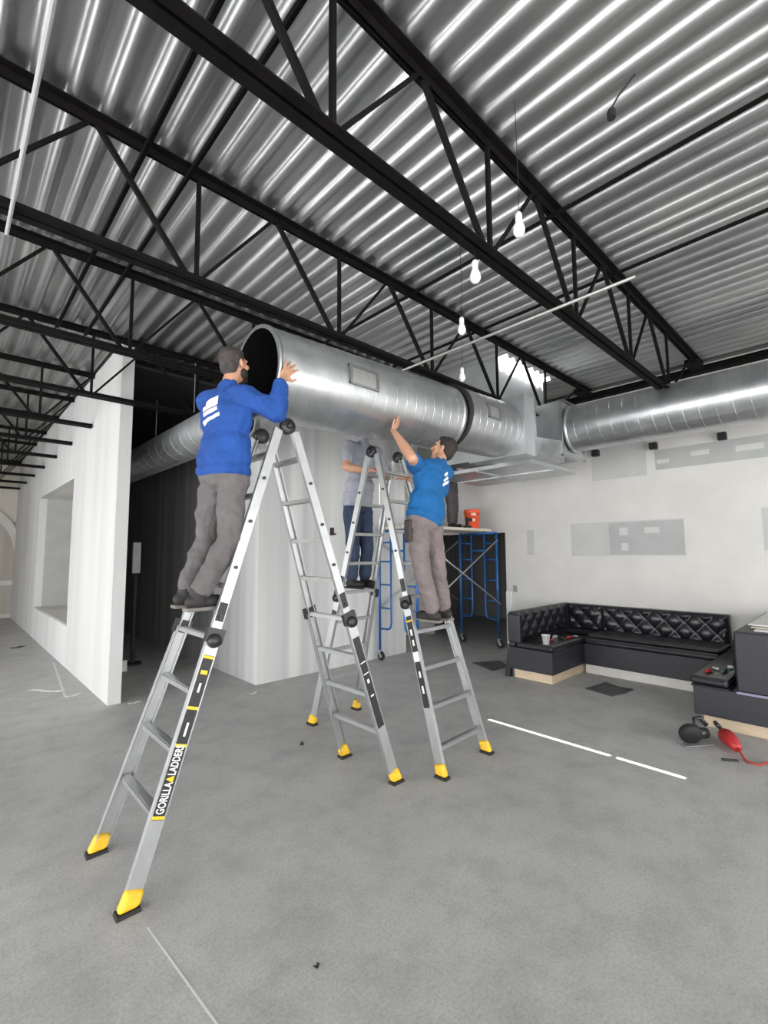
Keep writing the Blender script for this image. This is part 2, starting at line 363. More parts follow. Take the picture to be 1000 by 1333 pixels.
# ------------------------------------------------------------------ roof steel
def make_joist(y, x0, x1, nodes, last=None):
    t = thing('roof_joist', '', 'joist', (x0, y, ZT))
    m = MB()
    for s in (-1, 1):
        m.box((x0, y + s * 0.008, ZT - 0.008), (x1, y + s * 0.062, ZT)); m.box((x0, y + s * 0.008, ZT - 0.06), (x1, y + s * 0.014, ZT - 0.008))
    m.build('top_chord', 'steel_black', t)
    m = MB(); bx1 = nodes[-1] + 0.08 if last else x1
    for s in (-1, 1):
        m.box((x0, y + s * 0.012, ZB), (bx1, y + s * 0.062, ZB + 0.008)); m.box((x0, y + s * 0.012, ZB + 0.008), (bx1, y + s * 0.019, ZB + 0.055))
    m.build('bottom_chord', 'steel_black', t)
    for xn in nodes:
        def web(pa, pb, w): MB().bar(pa, pb, w, w, side=(0, 1, 0)).build('web_bar', 'steel_black', t)
        lo = (xn, y, ZB + 0.03)
        web((xn + 0.03, y, ZB + 0.03), (xn + 0.03, y, ZT - 0.03), 0.026)
        if xn - 0.60 > x0: web((xn - 0.03, y, ZB + 0.03), (xn - 0.60, y, ZT - 0.03), 0.030)
        if xn + 0.62 < x1: web((xn + 0.05, y, ZB + 0.03), (xn + (0.62 if xn != nodes[-1] or not last else 1.15), y, ZT - 0.03), 0.022)
    if last:
        MB().box((x1 - 0.42, y - 0.075, ZT - 0.13), (x1, y + 0.075, ZT - 0.06)).build('bearing_seat', 'steel_black', t)
    return t
GJ = 'black steel joists under the roof deck'
JY = [0.0, 1.54, 3.08, 4.64, 6.20]
JL = ['black steel roof joist next to the white conduit, nearest the shopfront windows', 'black steel roof joist with string bulbs hanging at its bottom chord', 'black steel roof joist running right above the lifted round duct', 'black steel roof joist between the duct joist and the partition end', 'black steel roof joist crossing the top of the partition end']
j0 = None
for i, y in enumerate(JY):
    if j0 is None:
        j0 = make_joist(y, -5.15, 7.62, [1.13 + 1.24 * k for k in range(-5, 5)], True); o = j0
    else:
        o = copy_tree(j0); o.location.y = y
    o['label'] = JL[i]; o['group'] = GJ
k0 = None
for i in range(7):
    y = 7.75 + 1.45 * i
    if k0 is None:
        k0 = make_joist(y, -5.15, XL - 0.005, [1.13 + 1.24 * k - 0.3 for k in range(-4, 1)]); o = k0
    else: o = copy_tree(k0); o.location.y = y
    o['label'] = ['first', 'second', 'third', 'fourth', 'fifth', 'sixth', 'seventh'][i] + ' black roof joist against the partition face, counted from the partition end'; o['group'] = 'short joists over the partition bay'
def bridging(x, z, y0, y1, label):
    m = MB(); m.box((x - 0.018, y0, z - 0.004), (x + 0.018, y1, z)); m.box((x - 0.018, y0, z - 0.034), (x - 0.013, y1, z - 0.004))
    tag(m.build('bridging_angle', 'steel_black'), label, 'bracing', 'bridging angles tying the joists')
for xx in (0.80, 1.08): bridging(xx, ZT - 0.062, -0.2, 6.25, 'black bridging angle of the close pair, ' + ('farther from' if xx < 1 else 'nearer to') + ' the lifted duct')
for xx in (3.27, 4.41): bridging(xx, ZT - 0.062, -0.2, 6.25, 'black bridging angle over the open floor, ' + ('farther from' if xx < 4 else 'nearer to') + ' the booth wall')
m = MB(); m.box((XR - 0.13, -6.0, ZT - 0.15), (XR, 7.0, ZT - 0.135)); m.box((XR - 0.10, -6.0, ZT - 0.135), (XR - 0.085, 7.0, ZT - 0.075)); m.box((XR - 0.13, -6.0, ZT - 0.075), (XR, 7.0, ZT - 0.062))
tag(m.build('ledger_beam', 'steel_black'), 'long black steel beam at the top of the booth wall', 'beam')
m = MB(); m.tube((XR - 0.05, -3.0, ZT - 0.22), (XR - 0.05, 4.3, ZT - 0.22), 0.02, n=10)
tag(m.build('wall_conduit', 'conduit'), 'bare metal conduit running under the ledger beam', 'conduit')
m = MB(); m.tube((3.27, 0.98, ZB - 0.014), (3.27, 3.16, ZB - 0.014), 0.0125, n=8)
tag(m.build('ceiling_conduit', 'conduit'), 'thin bare metal conduit strapped under the joists', 'conduit')
m = MB(); m.tube((0.165, -0.3, ZB - 0.018), (0.165, 3.3, ZB - 0.012), 0.010, n=8)
tag(m.build('ceiling_pipe', 'pipe_grey'), 'thin white plastic pipe under the joists near the partition', 'pipe')
def bulb(p, ztop, label, g='temporary string light bulbs'):
    t = thing('light_bulb', label, 'bulb', p, g); x, y, z = p
    MB().lathe(p, [(0, 0), (0.018, 0.004), (0.032, 0.025), (0.034, 0.045), (0.026, 0.075), (0.016, 0.095)], 16).build('glass_bulb', 'bulb_glass', t, True)
    MB().lathe((x, y, z + 0.09), [(0.0, 0), (0.019, 0), (0.02, 0.045), (0.012, 0.06), (0, 0.062)], 12).build('socket', 'white_plastic', t, True)
    MB().path([(x, y, z + 0.14), (x + 0.01, y, z + 0.3), (x, y, ztop)] if ztop - z > 0.3 else [(x, y, z + 0.14), (x, y, ztop)], 0.0022, 6).build('cord', 'rubber_black', t)
bulb((2.29, 1.58, 3.40), ZB, 'white bulb hanging below the second joist bottom chord')
bulb((2.30, 1.28, 3.55), ZT + 0.004, 'white bulb hanging on a cord in front of a joist')
bulb((2.98, 2.20, 3.52), ZT + 0.004, 'white bulb hanging over the lifted duct')
bulb((3.78, 2.80, 3.50), ZT + 0.004, 'white bulb hanging beside the sheet metal riser')
t = thing('ceiling_socket', 'small black lamp socket hanging from the roof deck', 'socket', (2.62, 0.86, 4.20))
MB().lathe((2.62, 0.86, 4.20), [(0, 0), (0.022, 0), (0.024, 0.04), (0.012, 0.06), (0, 0.06)], 14).build('socket', 'rubber_black', t)
MB().path([(2.62, 0.86, 4.26), (2.64, 0.82, 4.33), (2.66, 0.74, 4.404)], 0.006, 6).build('cord', 'rubber_black', t)

# ------------------------------------------------------------------ ducts
def spiral_duct(parent, p0, p1, r, mat='galv', inner=True, pitch=0.12, n=48):
    """round duct wall with a raised lock seam winding along it"""
    p0, p1 = V(p0), V(p1); d = (p1 - p0); L = d.length; d.normalize()
    a = d.orthogonal().normalized(); b = d.cross(a)
    m = MB(); nl = max(2, int(L / 0.10))
    def fn(rr):
        return lambda u, v: p0 + d * (L * u) + (a * math.cos(2 * PI * v) + b * math.sin(2 * PI * v)) * rr
    m.grid(fn(r), nl, n)
    m.build('duct_wall', mat, parent, True)
    k = int(L / pitch * n / 2); pts = []
    for i in range(k + 1):
        th = 2 * PI * i * 2 / n; s = i * L / k
        pts.append(p0 + d * s + (a * math.cos(th) + b * math.sin(th)) * (r + 0.0005))
    m = MB(); m.path(pts, 0.0035, 4); m.build('lock_seam', mat, parent, True)
    if inner:
        m = MB(); m.grid(fn(r - 0.022), 2, n); m.lathe(p1 - d * 0.02, [(0, 0), (r - 0.021, 0)], n, d); m.build('duct_shade', 'duct_inside', parent, True)  # black inner tube for shade; added end disc keeps light out
        m = MB(); m.grid(lambda u, v: p0 + (a * math.cos(2 * PI * v) + b * math.sin(2 * PI * v)) * (r - 0.022 * u), 1, n); m.build('duct_rim', 'galv', parent, True)
def ring(parent, c, d, r, w, t, mat='galv', name='collar'):
    MB().lathe(V(c) - V(d).normalized() * w / 2, [(r - 0.002, 0), (r + t, 0), (r + t, w), (r - 0.002, w)], 48, d).build(name, mat, parent, True)
def register(parent, c, d, r, ang, l, h):
    """rectangular supply opening with a raised frame on the side of a duct lying along X"""
    c = V(c); m = MB(); hh = h / (2 * r)
    def P(u, an, rr): return V((c.x + u, c.y - math.cos(an) * rr, c.z + math.sin(an) * rr))
    for k, (u0, u1, a0, a1) in enumerate(((-l / 2, l / 2, ang - hh, ang - hh + 0.05), (-l / 2, l / 2, ang + hh - 0.05, ang + hh), (-l / 2, -l / 2 + 0.02, ang - hh, ang + hh), (l / 2 - 0.02, l / 2, ang - hh, ang + hh))):
        na = 6
        for i in range(na):
            b0 = a0 + (a1 - a0) * i / na; b1 = a0 + (a1 - a0) * (i + 1) / na
            m.hexa([P(u0, b0, r - 0.004), P(u1, b0, r - 0.004), P(u1, b1, r - 0.004), P(u0, b1, r - 0.004), P(u0, b0, r + 0.018), P(u1, b0, r + 0.018), P(u1, b1, r + 0.018), P(u0, b1, r + 0.018)])
    f = m.build('register_frame', 'register_dark', parent)
    m = MB()
    m.grid(lambda u, v: P(-l / 2 + l * u, ang - hh + 2 * hh * v, r + 0.003), 1, 8); m.build('register_plate', 'aluminium_dull', f, True)
RD = 0.33
D0, D1 = V((1.575, 3.0, 3.065)), V((3.68, 3.0, 3.135))
t = thing('round_duct', 'long galvanised round duct section with open black end being lifted', 'duct', (1.6, 3.0, 2.73))
spiral_duct(t, D0, D1, RD)
ring(t, D0 + (D1 - D0).normalized() * 0.012, D1 - D0, RD, 0.024, 0.006)
ring(t, D1 - (D1 - D0).normalized() * 0.03, D1 - D0, RD, 0.05, 0.004)
dc = D0 + (D1 - D0) * 0.36
register(t, (dc.x, dc.y, dc.z), None, RD, 0.10, 0.30, 0.16)
t = thing('round_duct', 'short fixed galvanised round duct joined to the square plenum', 'duct', (3.74, 3.0, 2.8))
E0, E1 = V((3.74, 3.0, 3.17)), V((4.712, 3.0, 3.20))
spiral_duct(t, E0, E1, RD)
ring(t, E0 + V((0.015, 0, 0)), E1 - E0, RD - 0.03, 0.03, 0.045, 'rubber_black', 'gasket')
register(t, (4.16, 3.0, 3.18), None, RD, 0.16, 0.22, 0.16)
t = thing('square_plenum', 'boxy sheet metal plenum joining the ducts under the roof riser', 'duct', (5.6, 3.3, 2.9))
box('end_box', (4.72, 2.64, 2.86), (4.95, 3.42, 3.56), 'galv_matte', t)
m = MB(); m.hexa([(4.95, 2.72, 2.92), (5.86, 2.72, 2.92), (5.86, 3.42, 2.92), (4.95, 3.42, 2.92), (4.95, 2.72, 3.12), (5.86, 2.72, 3.20), (5.86, 3.42, 3.30), (4.95, 3.42, 3.30)]); m.build('middle_box', 'galv', t)
box('branch_box', (5.80, 2.74, 3.02), (6.46, 3.42, 3.74), 'galv_matte', t)
box('riser_box', (5.425, 3.42, 3.05), (6.715, 4.34, 4.70), 'galv_matte', t)
for a, b in (((4.93, 2.62, 2.86), (4.95, 2.64, 3.57)), ((5.78, 2.70, 3.0), (5.80, 2.74, 3.76)), ((6.46, 2.70, 3.0), (6.48, 2.74, 3.76)), ((5.78, 2.70, 3.74), (6.48, 2.74, 3.76)), ((5.78, 2.70, 3.0), (6.48, 2.74, 3.02))): box('flange', a, b, 'galv', t)
m = MB(); m.box((5.30, 2.9, 2.868), (6.60, 4.55, 2.874)); tr = m.build('bottom_tray', 'galv', t)
for a, b in (((5.30, 2.9, 2.874), (5.31, 4.55, 2.92)), ((6.59, 2.9, 2.874), (6.60, 4.55, 2.92)), ((5.31, 4.54, 2.874), (6.59, 4.55, 2.92)), ((5.31, 2.9, 2.874), (6.59, 2.91, 2.92))): box('tray_lip', a, b, 'galv_matte', tr)
box('tray_rib', (5.93, 2.91, 2.85), (5.96, 4.54, 2.868), 'galv_matte', tr); box('tray_rib', (5.31, 3.7, 2.85), (6.59, 3.73, 2.868), 'galv_matte', tr)
for xx in (5.38, 6.55): MB().tube((xx, 4.48, 2.90), (xx, 4.48, 4.40), 0.005, n=6).build('hanger_rod', 'galv', t)
t = thing('round_duct', 'long galvanised round duct along the booth wall', 'duct', (6.12, -4.0, 3.08))
spiral_duct(t, (6.12, 2.70, 3.40), (6.12, -4.5, 3.40), 0.305, pitch=0.15)
ring(t, (6.12, 2.68, 3.40), (0, 1, 0), 0.305, 0.03, 0.02)
for yy in (1.54, 0.0): MB().tube((6.12, yy, 3.70), (6.12, yy, ZT), 0.004, n=6).build('hanger_rod', 'galv', t)
t = thing('round_duct', 'galvanised round duct running into the dark corridor', 'duct', (2.36, 8.0, 3.04))
spiral_duct(t, (2.36, 4.95, 3.30), (2.36, 12.5, 3.30), 0.25, mat='galv_matte', pitch=0.3)
for yy in (6.2, 7.75): MB().tube((2.36, yy, 3.55), (2.36, yy, 4.21 if yy > 7 else ZT), 0.006, n=6).build('hanger_rod', 'conduit', t)
for yy, zz, n_ in ((3.03, 3.35, 'left of'), (2.18, 3.32, 'beside'), (1.33, 3.31, 'right of')):
    m = MB(); m.box((XR - 0.10, yy - 0.05, zz - 0.05), (XR, yy + 0.05, zz + 0.05)); o = m.build('wall_bracket', 'rubber_black', bevel=0.006)
    tag(o, {'left of': 'small black wall bracket nearest the square plenum', 'beside': 'small black wall bracket between its two neighbours below the long duct', 'right of': 'small black wall bracket farthest from the square plenum'}[n_], 'bracket', 'black brackets below the long duct')

# ------------------------------------------------------------------ ladders
def ladder(name, label, feet, top, wtop, text_side, rungs_skip=()):
    """feet: two legs, each ((near rail foot), (far rail foot)); top: centre of the hinge line"""
    top = V(top); base = sum((V(f) for leg in feet for f in leg), V()) / 4
    t = thing(name, label, 'ladder', (base.x, base.y, 0))
    info = []
    for li, (fa, fb) in enumerate(feet):
        fa, fb = V(fa), V(fb); ax = (fb - fa).normalized()
        out = (((fa + fb) / 2) - base); out.z = 0; out.normalize()
        ta = top + out * 0.055 - ax * wtop / 2; tb = top + out * 0.055 + ax * wtop / 2
        nrm = ax.cross((top - (fa + fb) / 2).normalized()).normalized()
        L = (ta - fa).length
        for ri, (f, tp, sgn) in enumerate(((fa, ta, -1), (fb, tb, 1))):
            d = (f - tp).normalized(); s_ax = ax * sgn
            def P(s, tp=tp, d=d): return tp + d * s
            # inner rail (upper section) and outer rail (lower section), open channels
            def chan(s0, s1, depth, web, fl, shift):
                m = MB(); o_ = s_ax * shift
                sd = s_ax
                m.bar(P(s0) + o_, P(s1) + o_, web, depth, side=sd)
                for e in (-1, 1): m.bar(P(s0) + o_ + nrm * e * (depth / 2 - 0.003) - sd * fl / 2, P(s1) + o_ + nrm * e * (depth / 2 - 0.003) - sd * fl / 2, fl, 0.006, side=sd)
                return m
            chan(0.03, L * 0.80, 0.062, 0.005, 0.024, 0).build('inner_rail', 'aluminium', t)
            ora = chan(L * 0.515, L - 0.055, 0.078, 0.006, 0.03, 0.014).build('outer_rail', 'aluminium', t)
            info.append((P, L, s_ax, nrm, ora, d, li, ri))
            # foot
            fp = P(L - 0.02) + s_ax * 0.008; m = MB()
            q = [fp + d * -0.085 + nrm * 0.046 * a + s_ax * b * 0.024 for a, b in ((-1, -1), (1, -1), (1, 1), (-1, 1))]
            ft = V((f.x, f.y, 0.018)) + s_ax * 0.008
            hn = V((nrm.x, nrm.y, 0)).normalized()
            q2 = [ft + hn * 0.052 * a + s_ax * b * 0.032 for a, b in ((-1, -1), (1, -1), (1, 1), (-1, 1))]
            m.hexa(q2 + q); fo = m.build('foot', 'yellow_rubber', t, bevel=0.022); fo.modifiers['bevel'].segments = 4
            m = MB(); q3 = [V((p.x, p.y, 0.0)) + (p - ft).normalized() * 0.004 * V((1, 1, 0)).length for p in q2]
            q3 = [V((p.x, p.y, 0.0)) for p in q3]; m.hexa(q3 + [p + V((0, 0, 0.001)) for p in q2]); m.build('foot_sole', 'rubber_black', fo)
            # pivot bolts and lock knob
            for s in [0.10 + 0.305 * k for k in range(1, 5)]:
                c = P(s) + s_ax * 0.003; MB().tube(c, c + s_ax * 0.012, 0.011, n=10).build('rung_bolt', 'plastic_black', t)
            c = P(L * 0.525) + s_ax * 0.018
            kb = MB().lathe(c, [(0.0, 0), (0.038, 0), (0.042, 0.012), (0.034, 0.035), (0.0, 0.038)], 16, s_ax).build('lock_knob', 'plastic_black', t, True)
            MB().bar(P(L * 0.485) + s_ax * 0.004, P(L * 0.445) + s_ax * 0.004, 0.006, 0.05, side=s_ax).build('label', 'label_black', t)
            MB().bar(P(L * 0.50) + s_ax * 0.008 - nrm * 0.0, P(L * 0.53) + s_ax * 0.008, 0.03, 0.11, side=s_ax).build('lock_bracket', 'plastic_black', t)
        # rungs: double-flanged steps between the rails
        k = 0; s = 0.22
        while s < L - 0.12:
            f0 = s / L; a0 = ta + (fa - ta) * f0; b0 = tb + (fb - tb) * f0
            m = MB(); dd = ((fa + fb) / 2 - top).normalized()
            hz = V((nrm.x, nrm.y, 0)).normalized()
            m.bar(a0, b0, 0.055, 0.026, side=hz); m.bar(a0 + V((0, 0, 0.014)) , b0 + V((0, 0, 0.014)), 0.035, 0.006, side=hz)
            m.build('rung', 'aluminium' if s > L * 0.5 else 'aluminium_dull', t)
            s += 0.305
    # multi-position hinges
    fa, fb = V(feet[0][0]), V(feet[0][1]); ax = (fb - fa).normalized()
    for e in (-1, 1):
        c = top + ax * e * wtop / 2 - ax * 0.018
        h = MB().lathe(c, [(0, -0.008), (0.05, -0.008), (0.056, 0.0), (0.056, 0.034), (0.05, 0.042), (0, 0.042)], 24, ax).build('hinge', 'plastic_black', t, True)
        MB().lathe(c + ax * (0.042 if e > 0 else -0.03), [(0, 0), (0.025, 0), (0.022, 0.018), (0, 0.018)], 14, ax).build('hinge_button', 'plastic_black', h, True)
    return t, info
def rail_label(t, inf, s0f, s1f, strips=(), letters=None, blocks=()):
    """black label with yellow bands and lettering on the outer web of a rail"""
    P, L, s_ax, nrm, rail, d, li, ri = inf
    o_ = s_ax * 0.0185
    lb = MB().bar(P(L * s0f) + o_, P(L * s1f) + o_, 0.002, 0.062, side=s_ax).build('rail_label', 'label_black', t)
    for sf in strips: MB().bar(P(L * sf) + o_, P(L * sf + 0.016) + o_, 0.0035, 0.063, side=s_ax).build('label_band', 'label_yellow', lb)
    for sf, ln, w, mt in blocks: MB().bar(P(L * sf) + o_, P(L * sf + ln) + o_, 0.004, w, side=s_ax).build('label_mark', mt, lb)
    if letters:
        for txt, sf, size, ln, mat in letters:
            cu = bpy.data.curves.new('lettering', 'FONT'); cu.body = txt; cu.size = size; cu.align_x = 'LEFT'; cu.align_y = 'CENTER'; cu.extrude = 0.0006; cu.offset = 0.0012
            tmp = bpy.data.objects.new('tmp', cu); COL.objects.link(tmp)
            dg = bpy.context.evaluated_depsgraph_get(); me = bpy.data.meshes.new_from_object(tmp.evaluated_get(dg)); bpy.data.objects.remove(tmp)
            wd = max(v.co.x for v in me.vertices) - min(v.co.x for v in me.vertices)
            for v in me.vertices: v.co.x *= ln / wd
            xd = -d; zd = s_ax.normalized(); yd = zd.cross(xd)
            rot = Matrix((xd, yd, zd)).transposed(); pos = P(L * sf) + s_ax * 0.0205
            for v in me.vertices: v.co = rot @ v.co + pos - off(lb)
            me.materials.clear(); me.materials.append(MATS[mat])
            o = bpy.data.objects.new('lettering', me); COL.objects.link(o); o.parent = lb
L1, I1 = ladder('step_ladder', 'aluminium A-frame ladder with black and yellow label under the long-sleeved worker',
    (((0.755, 2.65, 0), (0.755, 3.265, 0)), ((2.62, 2.65, 0), (2.62, 3.265, 0))), (1.69, 2.93, 2.63), 0.36, 1)
L2, I2 = ladder('step_ladder', 'aluminium A-frame ladder between the two workers in short sleeves',
    (((2.93, 2.44, 0), (3.55, 2.46, 0)), ((2.86, 4.10, 0), (3.47, 4.14, 0))), (3.19, 3.34, 2.74), 0.38, 1)
rail_label(L1, I1[0], 0.555, 0.855, (0.556, 0.655, 0.724, 0.848), [('GORILLA', 0.845, 0.058, 0.15, 'label_white'), ('LADDERS', 0.779, 0.058, 0.145, 'label_white'), ('\u25B2', 0.792, 0.05, 0.035, 'label_yellow'), ], blocks=((0.585, 0.022, 0.04, 'label_yellow'), (0.61, 0.05, 0.012, 'label_white'), (0.685, 0.07, 0.012, 'label_white')))
rail_label(L1, I1[2], 0.57, 0.83, (), None, ((0.64, 0.008, 0.05, 'label_white'), (0.672, 0.008, 0.05, 'label_white'), (0.69, 0.03, 0.02, 'label_white'), (0.735, 0.012, 0.03, 'label_white')))
rail_label(L2, I2[0], 0.56, 0.82, (0.572,), None, ((0.60, 0.05, 0.02, 'label_white'), (0.63, 0.05, 0.02, 'label_white'), (0.665, 0.08, 0.06, 'label_white'), (0.70, 0.03, 0.03, 'label_black'), (0.72, 0.05, 0.02, 'label_white'), (0.76, 0.06, 0.02, 'label_white')))
rail_label(L2, I2[2], 0.57, 0.60, ())

# ------------------------------------------------------------------ rolling scaffold
SX0, SX1, SY0, SY1, SZ = 5.30, 7.50, 4.86, 5.70, 2.12
sc = thing('scaffold', 'blue steel rolling scaffold with grey cross braces by the dark doorway', 'scaffold', (6.4, 5.3, 0))
for xx in (SX0, SX1):
    for yo, sg in ((SY0, 1), (SY1, -1)):
        MB().tube((xx, yo, 0.17), (xx, yo, SZ), 0.022, n=12).build('post', 'blue_steel', sc, True)
        yi = yo + sg * 0.27
        MB().path([(xx, yi, SZ - 0.03), (xx, yi, 0.62), (xx, yi - sg * 0.02, 0.55), (xx, yi - sg * 0.06, 0.52), (xx, yo, 0.51)], 0.017, 10).build('inner_post', 'blue_steel', sc, True)
        for zz in (0.85, 1.23, 1.61, 1.92): MB().tube((xx, yo, zz), (xx, yi, zz), 0.014, n=8).build('rung', 'blue_steel', sc, True)
        # caster
        MB().tube((xx, yo, 0.12), (xx, yo, 0.22), 0.014, n=10).build('caster_stem', 'brace', sc)
        cw = MB().lathe((xx - 0.018, yo - 0.03, 0.075), [(0.0, 0), (0.05, 0), (0.072, 0.004), (0.075, 0.018), (0.072, 0.032), (0.05, 0.036), (0, 0.036)], 20, (1, 0, 0)).build('caster_wheel', 'rubber_black', sc, True)
        MB().lathe((xx - 0.021, yo - 0.03, 0.075), [(0, 0), (0.03, 0), (0.03, 0.042), (0, 0.042)], 14, (1, 0, 0)).build('wheel_hub', 'brace', cw)
        for e in (-1, 1): MB().bar((xx + e * 0.026, yo - 0.03, 0.07), (xx + e * 0.02, yo, 0.155), 0.04, 0.004, side=(0, 1, 0)).build('caster_fork', 'brace', sc)
    MB().tube((xx, SY0, SZ - 0.01), (xx, SY1, SZ - 0.01), 0.022, n=12).build('top_rail', 'blue_steel', sc, True)
    MB().tube((xx, SY0 + 0.27, 1.78), (xx, SY1 - 0.27, 1.78), 0.018, n=10).build('cross_rail', 'blue_steel', sc, True)
for yo, e in ((SY0 - 0.03, -1), (SY1 + 0.03, 1)):
    MB().tube((SX0, yo, 0.80), (SX1, yo, 1.98), 0.013, n=8).build('cross_brace', 'brace', sc, True)
    MB().tube((SX0, yo + e * 0.027, 1.98), (SX1, yo + e * 0.027, 0.80), 0.013, n=8).build('cross_brace', 'brace', sc, True)
pk = thing('scaffold_deck', 'pale plank platform resting on the blue scaffold', 'plank', (6.4, 5.3, SZ + 0.014))
for i in range(3):
    y0 = SY0 + 0.03 + i * 0.27; box('plank', (SX0 - 0.05, y0, SZ + 0.014), (SX1 - 0.12 + 0.03 * i, y0 + 0.255, SZ + 0.062), 'plank', pk, 0.004)
ZP = SZ + 0.062
bk = thing('bucket', 'orange plastic bucket standing on the scaffold platform', 'bucket', (7.16, 5.15, ZP))
MB().lathe((7.16, 5.15, ZP), [(0, 0), (0.12, 0), (0.125, 0.01), (0.145, 0.30), (0.155, 0.30), (0.155, 0.34), (0.147, 0.36), (0.14, 0.36), (0.122, 0.02), (0, 0.02)], 28).build('pail', 'bucket', bk, True)
MB().path([(7.16 - 0.155 * math.cos(a), 5.15 - 0.10 * math.sin(a) - 0.06, ZP + 0.32 - 0.10 * math.sin(a)) for a in [PI * i / 12 for i in range(13)]], 0.004, 6).build('handle', 'brace', bk)
m = MB()
for i in range(2):
    m.grid(lambda u, v: V((7.16 + math.sin(-0.75 + 0.62 * (u - 0.5) - 0.12 * i) * 0.1445, 5.15 - math.cos(-0.75 + 0.62 * (u - 0.5) - 0.12 * i) * 0.1445, ZP + (0.245 if i == 0 else 0.14) + 0.05 * v)), 4, 1)
m.build('print', 'bucket_print', bk)
dr = thing('cordless_drill', 'dark cordless drill lying by the orange bucket', 'drill', (6.88, 5.0, ZP))
MB().tube((6.80, 5.0, ZP + 0.16), (6.95, 5.02, ZP + 0.16), 0.03, n=12).build('motor_housing', 'rubber_black', dr, True)
MB().tube((6.95, 5.02, ZP + 0.16), (6.985, 5.03, ZP + 0.16), 0.02, 0.008, n=10).build('chuck', 'brace', dr, True)
MB().bar((6.82, 5.0, ZP + 0.15), (6.80, 5.0, ZP + 0.04), 0.035, 0.045).build('grip', 'rubber_black', dr, bevel=0.008)
box('battery', (6.74, 4.96, ZP), (6.88, 5.05, ZP + 0.05), 'plastic_black', dr, 0.008)

# ------------------------------------------------------------------ tufted booth
def tufted(name, parent, o, ud, vd, nd, lu, lv, nu_t, depth=0.05, mat='vinyl'):
    """upholstered panel with diamond tufts; o corner, ud/vd in-plane, nd outward"""
    o, ud, vd, nd = V(o), V(ud), V(vd), V(nd); nv_t = max(2, round(lv / (lu / nu_t)))
    m = MB(); gu, gv = nu_t * 8, nv_t * 8
    def h(u, v):
        a, b = u * nu_t, v * nv_t
        p, q = (a + b), (a - b)
        f = abs(math.sin(PI * p / 1.0 * 0.5 * 2 / 2)) * abs(math.sin(PI * q * 0.5))
        e = min(1, min(u * nu_t, (1 - u) * nu_t, v * nv_t, (1 - v) * nv_t) * 3)
        return depth * (0.25 + 0.75 * f ** 0.6) * e
    m.grid(lambda u, v: o + ud * (u * lu) + vd * (v * lv) + nd * h(u, v), gu, gv)
    return m.build(name, mat, parent, True)
def bench(name, label, loc): return thing(name, label, 'booth bench', loc, 'benches of the black booth')
KZ, BZ, SZT, HZ = 0.125, 0.42, 0.50, 0.90
# arm near the doorway
b = bench('booth_bench', 'short tufted black booth bench holding the white cup', (6.7, 3.4, 0))
box('kick_board', (5.96, 3.06, 0), (7.62, 3.62, KZ), 'plywood', b)
box('seat_base', (5.90, 3.02, KZ), (7.66, 3.66, BZ), 'vinyl_side', b, 0.008)
box('seat_cushion', (5.90, 3.01, BZ), (7.05, 3.55, SZT), 'vinyl', b, 0.03)
box('backrest_frame', (5.93, 3.58, BZ), (7.68, 3.68, HZ), 'vinyl_side', b, 0.015)
box('corner_frame', (7.54, 3.02, BZ), (7.68, 3.58, HZ), 'vinyl_side', b, 0.015)
tufted('corner_backrest', b, (7.54, 3.02, SZT), (0, 1, 0), (0, 0, 1), (-1, 0, 0), 0.53, HZ - SZT, 4)
tufted('backrest', b, (5.97, 3.58, SZT), (1, 0, 0), (0, 0, 1), (0, -1, 0), 1.5, HZ - SZT, 12)
box('end_roll', (5.90, 3.48, SZT - 0.02), (5.98, 3.68, HZ - 0.02), 'vinyl', b, 0.02)
m = MB(); m.hexa([(5.90, 3.66, 0.0), (5.98, 3.66, 0.0), (5.98, 3.74, 0.0), (5.90, 3.74, 0.0), (5.92, 3.66, 0.45), (5.97, 3.66, 0.45), (5.97, 3.69, 0.45), (5.92, 3.69, 0.45)]); m.build('loose_flap', 'vinyl', b, bevel=0.006)
# bench along the wall
b = bench('booth_bench', 'long tufted black booth bench along the white wall', (7.2, 2.2, 0))
box('kick_board', (6.90, 1.38, 0), (7.62, 3.015, KZ), 'kick_white', b)
box('seat_base', (6.86, 1.38, KZ), (7.64, 3.015, BZ), 'vinyl_side', b, 0.008)
box('seat_cushion', (6.84, 1.38, BZ), (7.50, 3.0, SZT), 'vinyl', b, 0.03)
box('seat_cushion_step', (6.92, 1.38, SZT), (7.50, 2.98, SZT + 0.05), 'vinyl', b, 0.02)
box('backrest_frame', (7.54, 1.385, BZ), (7.68, 3.012, HZ), 'vinyl_side', b, 0.015)
tufted('backrest', b, (7.54, 1.39, SZT), (0, 1, 0), (0, 0, 1), (-1, 0, 0), 1.62, HZ - SZT, 13)
# arm by the tools
b = bench('booth_bench', 'black booth bench with a high back and boards on top', (6.6, 0.9, 0))
box('kick_board', (5.66, 0.40, 0), (7.62, 1.30, KZ), 'plywood', b)
box('seat_base', (5.58, 0.34, KZ), (7.64, 1.36, BZ - 0.02), 'vinyl_side', b, 0.008)
box('seat_cushion', (5.56, 1.06, BZ), (7.50, 1.38, SZT), 'vinyl', b, 0.03)
box('seat_piping', (5.565, 1.06, BZ - 0.022), (7.4, 1.375, BZ - 0.002), 'vinyl', b, 0.008)
box('backrest_frame', (5.60, 0.40, BZ - 0.02), (7.64, 1.0, HZ + 0.07), 'vinyl_side', b, 0.015)
tufted('backrest', b, (7.55, 1.0, SZT), (-1, 0, 0), (0, 0, 1), (0, 1, 0), 1.9, HZ - SZT, 15)
box('end_strip', (5.57, 0.36, BZ - 0.03), (5.585, 1.0, BZ - 0.01), 'purple_highlight', b)  # strip coloured as a purplish highlight across the bench end
